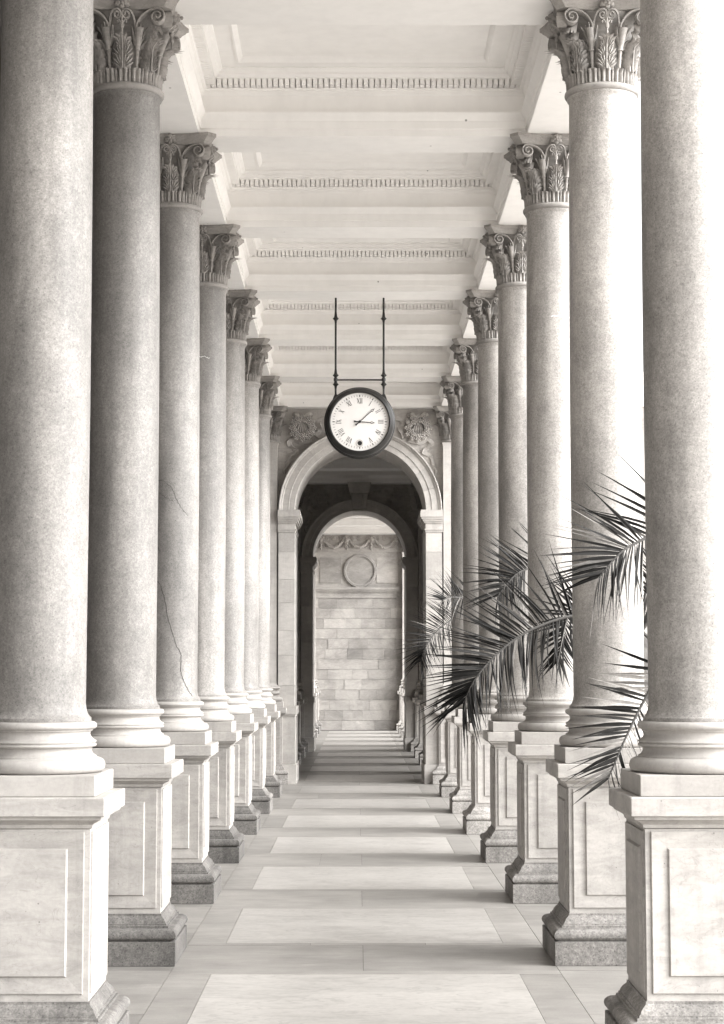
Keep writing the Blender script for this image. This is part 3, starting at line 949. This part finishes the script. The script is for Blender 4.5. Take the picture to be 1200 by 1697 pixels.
# ------------------------------------------------------------------ end wall
ew = thing('end_wall', 'weathered stone block wall closing the far end, with a round medallion', 'wall', (0, YEND, 0))
MB().box(-1.75, 1.75, 0.06, 0.5, 0, SOFFIT-.003).build('wall_core', 'ashlar', ew, 0)
rr = random.Random(11)
def course(z0, z1, ws, shift, mat='ashlar', proud=0.0):
    x = -1.72 + shift; i = 0; edges = [-1.72]
    while x < 1.6:
        edges.append(x); x += ws[i % len(ws)]*rr.uniform(.85,1.15); i += 1
    edges.append(1.72)
    for a, b in zip(edges, edges[1:]):
        if b - a < .03: continue
        tint(MB().box(a+.003, b-.003, -proud - rr.uniform(0,.012), .07, z0+.003, z1-.003).build('stone', mat, ew, 0), rr.uniform(.87,1.10))
course(0, .268, [.75,.9], .5, 'ashlar', .03)
zc = [.268 + (3.69-.268)*k/12 for k in range(13)]
for k in range(12): course(zc[k], zc[k+1], [.52,.60,.48,.66], (k % 3)*.19 + .2)
mb = MB()
for d_, za, zb in ((.03,3.692,3.76),(.02,3.761,3.84),(.05,3.841,3.87),(.08,3.871,3.92),(.11,3.921,3.965),(.09,3.966,4.004)):
    mb.box(-1.74, 1.74, -d_, .07, za, zb)
mb.build('cornice', 'ashlar', ew, 0)
MB().box(-1.74, 1.74, 0.0, .07, 4.006, 4.985).build('upper_panel', 'ashlar', ew, 0)
for sx in (-1, 1):
    lo, hi = sorted((sx*.50, sx*1.10))
    tint(MB().box(lo, hi, -.022, .0, 4.116, 4.83).build('side_panel', 'ashlar', ew, 0), .82 if sx < 0 else 1.12)
mb = MB(); v = []; f = []
for r, d_ in ((.385,0.),(.385,-.05),(.41,-.065),(.46,-.06),(.475,-.03),(.475,0)):
    v += [(.03 + r*math.cos(2*PI*k/40), d_, 4.456 + r*math.sin(2*PI*k/40)) for k in range(40)]
for i in range(5):
    for k in range(40): f.append((i*40+k, (i+1)*40+k, (i+1)*40+(k+1)%40, i*40+(k+1)%40))
mb.add(v, f).build('medallion_ring', 'ashlar', ew, 30)
v = [(.03 + .384*math.cos(2*PI*k/40), -.028, 4.456 + .384*math.sin(2*PI*k/40)) for k in range(40)]
MB().add(v, [tuple(range(39,-1,-1))]).build('medallion', 'ashlar', ew, 0)
MB().box(-1.74, 1.74, -.02, .07, 4.987, 5.482).build('frieze', 'carved_wall', ew, 0)
for cx in (-.72, 0.0, .72):
    mb = MB()
    for k in range(27):
        t = -1 + 2*k/26; x = cx + .30*t; z = 5.36 - .24*(1-t*t)
        mb.ball((x, -.05, z), .030 + .024*(1-t*t), 6, 5)
        mb.ball((x + rr.uniform(-.02,.02), -.08, z + rr.uniform(-.03,.02)), .018 + .014*(1-t*t), 6, 4)
    mb.build('garland', 'carved_wall', ew, 60)
    mb = MB()
    for k in range(6):
        a = 2*PI*k/6
        mb.ball((cx + .045*math.cos(a), -.035, 5.37 + .045*math.sin(a)), .026, 6, 4, (1,.6,1))
    mb.ball((cx, -.045, 5.37), .022)
    for s in (-1, 1):
        sp = spiral(cx + s*.16, 5.37, .05, 1.2, PI/2, 14, s)
        mb.tube([(a, -.03, b) for a, b in sp], .013, 6)
    mb.build('rosette', 'carved_wall', ew, 60)
for cx in (-1.08, -.36, .36, 1.08):
    mb = MB()
    mb.ball((cx, -.06, 5.33), .075, 8, 6, (1,.8,1.15)); mb.ball((cx, -.115, 5.31), .03); 
    for k in range(10):
        a = 2*PI*k/10; mb.ball((cx + .085*math.cos(a), -.05, 5.33 + .095*math.sin(a)), .032, 6, 4)
    for k in range(7): mb.ball((cx + rr.uniform(-.03,.03), -.05, 5.21 - .025*k), .034 - .002*k, 6, 4)
    for s in (-1, 1): mb.tube([(cx + s*.06, -.035, 5.2), (cx + s*.11, -.035, 5.12), (cx + s*.17, -.035, 5.10), (cx + s*.19, -.03, 5.14), (cx+s*.15, -.03, 5.15)], .014, 6)
    mb.build('carved_mask', 'carved_wall', ew, 60)

# ------------------------------------------------------------------ hanging clock
CX, CY, CZ = -0.018, AY(5) + 0.12, 4.172
clock = thing('hanging_clock', 'round black station clock with Roman numerals hanging from the ceiling on two rods', 'clock', (CX, CY, CZ))
def yl(mb_prof, n=72):
    # lathe about the Y axis
    v = []; f = []
    for r, y in mb_prof:
        v += [(r*math.cos(2*PI*k/n), y, r*math.sin(2*PI*k/n)) for k in range(n)]
    for i in range(len(mb_prof)-1):
        for k in range(n): f.append((i*n+k, (i+1)*n+k, (i+1)*n+(k+1)%n, i*n+(k+1)%n))
    return MB().add(v, f)
DF = -0.115
half = [(.300, DF+.006), (.302, DF-.016), (.306, DF-.022), (.313, DF-.024), (.318, DF-.018), (.326, DF-.010), (.340, DF+.002), (.352, DF+.020), (.357, DF+.038), (.358, DF+.046), (.364, DF+.050), (.368, DF+.060), (.366, DF+.070), (.355, DF+.074)]
full = half + [(r, -y) for r, y in reversed(half)]
yl(full).build('case', 'iron', clock, 40)
dial = MB()
for s in (1, -1):
    dial.add([(.303*math.cos(2*PI*k/72)*s, s*(DF+.004), .303*math.sin(2*PI*k/72)) for k in range(72)], [tuple(range(72))])
dial = dial.build('dial', 'dial', clock, 0)
def bar2(mb, x0, z0, x1, z1, w, y, h=.0012):
    dx, dz = x1-x0, z1-z0; L = math.hypot(dx, dz); nx, nz = -dz/L*w/2, dx/L*w/2
    mb.add([(x0+nx,y,z0+nz),(x0-nx,y,z0-nz),(x1-nx,y,z1-nz),(x1+nx,y,z1+nz),(x0+nx,y-h,z0+nz),(x0-nx,y-h,z0-nz),(x1-nx,y-h,z1-nz),(x1+nx,y-h,z1+nz)],
           [(0,1,2,3),(7,6,5,4),(0,4,5,1),(1,5,6,2),(2,6,7,3),(3,7,4,0)])
YD = DF + .0035
def numeral(txt, hour):
    ang = 2*PI*hour/12; mb = MB()
    wid = {'I': .011, 'V': .026, 'X': .027}
    tot = sum(wid[c] for c in txt) + .004*(len(txt)-1); x = -tot/2; hh = .026
    segs = []
    for c in txt:
        w = wid[c]; m = x + w/2
        if c == 'I': segs += [(m,-hh,m,hh,.0048)]; segs += [(m-.005,hh,m+.005,hh,.002),(m-.005,-hh,m+.005,-hh,.002)]
        if c == 'V': segs += [(x+.002,hh,m,-hh,.0055),(m,-hh,x+w-.002,hh,.0026),(x-.002,hh,x+.008,hh,.002),(x+w-.008,hh,x+w+.002,hh,.002)]
        if c == 'X': segs += [(x+.002,hh,x+w-.002,-hh,.0055),(x+.002,-hh,x+w-.002,hh,.0026),(x-.002,hh,x+.008,hh,.002),(x+w-.008,-hh,x+w+.002,-hh,.002)]
        x += w + .004
    for i, (a, b, c, d_, w) in enumerate(segs):
        def tr(px, pz):
            pz += .217
            return px*math.cos(ang) + pz*math.sin(ang), -px*math.sin(ang) + pz*math.cos(ang)
        p, q = tr(a, b), tr(c, d_)
        bar2(mb, p[0], p[1], q[0], q[1], w, YD - .0001*i)
    mb.build('numeral', 'black', dial, 0)
for hr, txt in ((12,'XII'),(1,'I'),(2,'II'),(3,'III'),(4,'IV'),(5,'V'),(7,'VII'),(8,'VIII'),(9,'IX'),(10,'X'),(11,'XI')): numeral(txt, hr)
for k in range(60):
    a = 2*PI*k/60; big = k % 5 == 0
    mb = MB(); r0, r1 = (.257,.280) if big else (.260,.279)
    bar2(mb, r0*math.sin(a), r0*math.cos(a), r1*math.sin(a), r1*math.cos(a), .0085 if big else .0036, YD)
    mb.build('minute_mark', 'black', dial, 0)
def hand(length, ang, wide, y):
    mb = MB(); sn, cs = math.sin(ang), math.cos(ang)
    def tr(u, w): return (u*sn + w*cs, u*cs - w*sn)
    def poly(pts):
        n = len(pts); P = [tr(*p) for p in pts]
        mb.add([(a, y, b) for a, b in P] + [(a, y-.003, b) for a, b in P], [tuple(range(n-1,-1,-1)), tuple(range(n,2*n))] + [(k,(k+1)%n,n+(k+1)%n,n+k) for k in range(n)])
    poly([(-.030,-.0045),(-.030,.0045),(length-.052,.0030),(length-.052,-.0030)])
    poly([(-.058,-wide*.8),(-.058,wide*.8),(-.0303,.0042),(-.0303,-.0042)])
    for s in (-1, 1):                                # open lozenge near the tip
        a, b = tr(length-.052, 0), tr(length-.034, s*.011); bar2(mb, a[0], a[1], b[0], b[1], .005, y)
        c = tr(length-.012, 0); bar2(mb, b[0], b[1], c[0], c[1], .005, y - .0002)
    poly([(length-.013,-.003),(length-.013,.003),(length,.0008),(length,-.0008)])
    return mb
hand(.158, math.radians(94.5), .012, YD-.006).build('hour_hand', 'black', clock, 0)
hand(.205, math.radians(48.5), .012, YD-.011).build('minute_hand', 'black', clock, 0)
mb = MB(); mb.add([(.013*math.cos(2*PI*k/16), YD-.016, .013*math.sin(2*PI*k/16)) for k in range(16)] + [(.013*math.cos(2*PI*k/16), YD-.004, .013*math.sin(2*PI*k/16)) for k in range(16)],
                  [tuple(range(16))] + [(k,16+k,16+(k+1)%16,(k+1)%16) for k in range(16)])
mb.build('hand_boss', 'black', clock, 30)
v = []; f = []
for r, y in ((.024, YD), (.024, YD-.002), (.036, YD-.0035), (.039, YD)):
    v += [(r*math.cos(2*PI*k/32), y, -.222 + r*math.sin(2*PI*k/32)) for k in range(32)]
for i in range(3):
    for k in range(32): f.append((i*32+k, (i+1)*32+k, (i+1)*32+(k+1)%32, i*32+(k+1)%32))
MB().add(v, f).build('winding_ring', 'dial_ring', dial, 30)
MB().add([(.0238*math.cos(2*PI*k/32), YD-.0008, -.222 + .0238*math.sin(2*PI*k/32)) for k in range(32)], [tuple(range(32))]).build('winding_hole', 'black', dial, 0)
for sx in (-1, 1):
    x = sx*0.249; top = SOFFIT - CZ - .001
    rod = MB().lathe([(.0105, .225), (.0105, top)], 12, x, 0).build('rod', 'iron', clock, 40)
    for zz, up in ((1.095, 0), (.500, 0), (.405, 0)):
        MB().lathe([(.011,zz-.045),(.014,zz-.020),(.022,zz-.010),(.030,zz-.003),(.031,zz+.003),(.022,zz+.009),(.016,zz+.022),(.014,zz+.04),(.0108,zz+.07)], 14, x, 0).build('collar', 'iron', rod, 50)
    MB().lathe([(.020,.440),(.021,.452),(.021,.462),(.018,.474)], 12, x, 0).build('collar', 'iron', rod, 50)
    lo, hi = sorted((x - sx*.012, x + sx*.050))
    MB().add([(x-.014,-.012,.30),(x+.014,-.012,.30),(x+sx*.05,-.012,.20),(x-sx*.05,-.012,.25),(x-.014,.012,.30),(x+.014,.012,.30),(x+sx*.05,.012,.20),(x-sx*.05,.012,.25)],
             [(0,1,2,3),(7,6,5,4),(0,4,5,1),(1,5,6,2),(2,6,7,3),(3,7,4,0)]).build('bracket', 'iron', rod, 0)
MB().tube([(-.262,0,.452),(.262,0,.452)], .0085, 10).build('crossbar', 'iron', clock, 40)

# ------------------------------------------------------------------ palms outside the right row
leaf_v = 6
def leaflet_mesh(L, w, droop, name='leaflet'):
    mb = MB(); v = []; f = []
    for i in range(leaf_v):
        t = i/(leaf_v-1); ww = w*(0.55+0.45*math.sin(PI*min(1,t*1.6)))*(1-t**2.5) + .0006
        z = -droop*t*t
        v += [(-ww, L*t, z + ww*.55), (0, L*t, z), (ww, L*t, z + ww*.55)]
    for i in range(leaf_v-1):
        f += [(i*3,i*3+1,i*3+4,i*3+3), (i*3+1,i*3+2,i*3+5,i*3+4)]
    return mb.add(v, f).mesh(name, 'leaf', 0)
LEAF = [leaflet_mesh(1.0, .026, dr) for dr in (0.03, 0.10, 0.18)]
LEAFB = [leaflet_mesh(1.0, .030, dr) for dr in (0.02, 0.12)]

def frond(plant, pts, seed, lens=0.40, first=0.2, pairs=34, separate=True, spread=.25, dry=.06):
    r = random.Random(seed)
    P = catmull(pts, 10); n = len(P)
    o = MB().tube(P, [.011*(1-.8*i/(n-1))+.0015 for i in range(n)], 6).build('frond', 'rachis', plant, 40)
    joined = None if separate else MB()
    for k in range(pairs):
        t = first + (1-first)*k/(pairs-1)
        i = min(n-2, int(t*(n-1))); fr = t*(n-1)-i
        p = P[i].lerp(P[i+1], fr); T = (P[i+1]-P[i]).normalized()
        B = T.cross(Vector((0,0,1)));
        if B.length < .05: B = Vector((0,1,0))
        B.normalize(); N = B.cross(T).normalized()
        L = lens*(0.62+.38*math.sin(PI*(0.15+0.75*t)))
        for side in (1, -1):
            tt = (t-first)/(1-first)
            an = math.radians((84 - 56*tt) if side > 0 else -(70 - 46*tt))
            dr = T*math.cos(an) + N*math.sin(an) + B*side*spread
            dr += Vector((r.uniform(-.13,.13), r.uniform(-.16,.16), r.uniform(-.13,.13)))
            dr.normalize()
            face = (-B*side*0.75 + N*0.65 + Vector((r.uniform(-.4,.4), r.uniform(-.4,.4), 0))).normalized()
            X = dr.cross(face).normalized(); Z = X.cross(dr).normalized()
            LL = L*r.uniform(.82,1.12)
            m = Matrix(((X.x,dr.x,Z.x,p.x),(X.y,dr.y,Z.y,p.y),(X.z,dr.z,Z.z,p.z),(0,0,0,1))) @ Matrix.Diagonal((r.uniform(.30,.45),LL,LL*r.uniform(.3,1.6),1))
            me = r.choice(LEAF)
            if joined is None:
                l = link('leaflet', me, o); l.matrix_local = m
                q = r.random(); tint(l, r.uniform(8,14) if q < dry else r.uniform(1.5,2.6) if q < dry + .12 else r.uniform(.6,1.2))
            else:
                joined.add([m @ v_.co for v_ in me.vertices], [tuple(pp.vertices) for pp in me.polygons])
    if joined is not None:
        jo = joined.build('leaflets', 'leaf', o, 0); jo['kind'] = 'stuff'
    return o

def palm(n, label, main, low=None, crown=(2.25, 1.45)):
    yp = AY(n) + S*0.5
    root = thing('potted_palm', label, 'palm', (0,0,0), 'potted palms along the right row')
    x, zc = crown
    MB().lathe([(.20,-.295),(.24,-.2),(.30,.12),(.33,.14),(.33,.20),(.29,.20),(.28,.14)], 28, x, yp).build('pot', 'terracotta', root, 40)
    MB().lathe([(.02,.13),(.275,.13)], 20, x, yp, False).build('soil', 'soil', root, 0)
    rr = random.Random(n)
    tr = MB()
    tr.lathe([(.10,.12),(.12,.3),(.11,.6),(.12,zc-.25),(.07,zc-.02)], 14, x, yp)
    for k in range(40):
        a = k*2.4; z = .25 + (zc-.45)*k/40
        tr.tube([(x+.10*math.cos(a), yp+.10*math.sin(a), z), (x+.15*math.cos(a), yp+.15*math.sin(a), z+.09)], [.03,.012], 5)
    tr.build('trunk', 'bark', root, 40)
    c = Vector((x, yp, zc))
    for k, (pts, kw) in enumerate(main):
        q = [c + Vector((0,0,-.05))] + [Vector(p) for p in pts]
        frond(root, q, n*10+k, **kw)
    for k in range(7):                               # the rest of the crown stays outside the columns
        a = math.radians(-70 + 140*k/6 + rr.uniform(-8,8)); L = rr.uniform(.9,1.2); up = rr.uniform(.5,.8)
        dx, dy = math.cos(a), math.sin(a)*.55
        q = [c, c + Vector((dx*L*.35, dy*L*.35, up*.8)), c + Vector((dx*L*.75, dy*L*.75, up)), c + Vector((dx*L*1.1, dy*L*1.1, up*.6))]
        frond(root, q, n*31+k, .40, .2, 24, False)
    return root

def pix(u, v, Y):      # photograph pixel at distance Y -> place in the aisle
    a = (u-600)/3090.45; b = -(v-848.5)/3090.45
    dv = Matrix.Rotation(YAW, 3, 'Z') @ Matrix.Rotation(PITCH, 3, 'X') @ Matrix.Rotation(ROLL, 3, 'Y') @ Vector((a, 1, b))
    k = Y/dv.y
    return (-0.04177 + dv.x*k, Y, 1.6 + dv.z*k)
palm(1, 'palm at the nearest right bay, fronds crossing the second right column and its base',
     [([pix(1150,850,9.35), pix(1068,893,9.3), pix(1030,915,9.25), pix(993,957,9.2)], dict(lens=.41, pairs=34, first=.30, spread=.12)),
      ([pix(1120,1080,9.4), pix(1072,1153,9.4), pix(1036,1225,9.35), pix(1008,1290,9.3)], dict(lens=.32, pairs=30, first=.35, spread=.3, dry=.35))], crown=(2.2,1.7))
palm(2, 'palm with the largest arching frond, between the second and third right columns',
     [([pix(1020,1015,12.2), pix(947,1021,12.15), pix(880,1044,12.1), pix(830,1078,12.05), pix(790,1122,12.0), pix(768,1165,12.0)], dict(lens=.48, pairs=62, first=.30, spread=.15)),
      ([pix(1010,1005,12.5), pix(952,1010,12.5), pix(935,1045,12.5), pix(925,1095,12.5)], dict(lens=.30, pairs=26, first=.35, spread=.3))], crown=(2.2,1.55))
palm(3, 'palm whose pale frond rises between the third and fourth right columns',
     [([pix(940,920,14.95), pix(876,942,14.9), pix(850,957,14.85), pix(825,988,14.8)], dict(lens=.42, pairs=40, first=.35, spread=.2))], crown=(2.2,1.9))
palm(6, 'distant palm with a short frond beside the seventh right column',
     [([pix(810,985,23.3), pix(768,990,23.2), pix(746,990,23.1), pix(733,995,23.0)], dict(lens=.42, pairs=26, first=.4, spread=.2))], crown=(2.2,1.9))
palm(7, 'farthest palm, its drooping frond in front of the right arch pier',
     [([pix(775,1012,26.2), pix(748,1027,26.1), pix(722,1048,26.0), pix(706,1072,25.9), pix(697,1095,25.9)], dict(lens=.50, pairs=46, first=.35, spread=.2))], crown=(2.2,1.8))
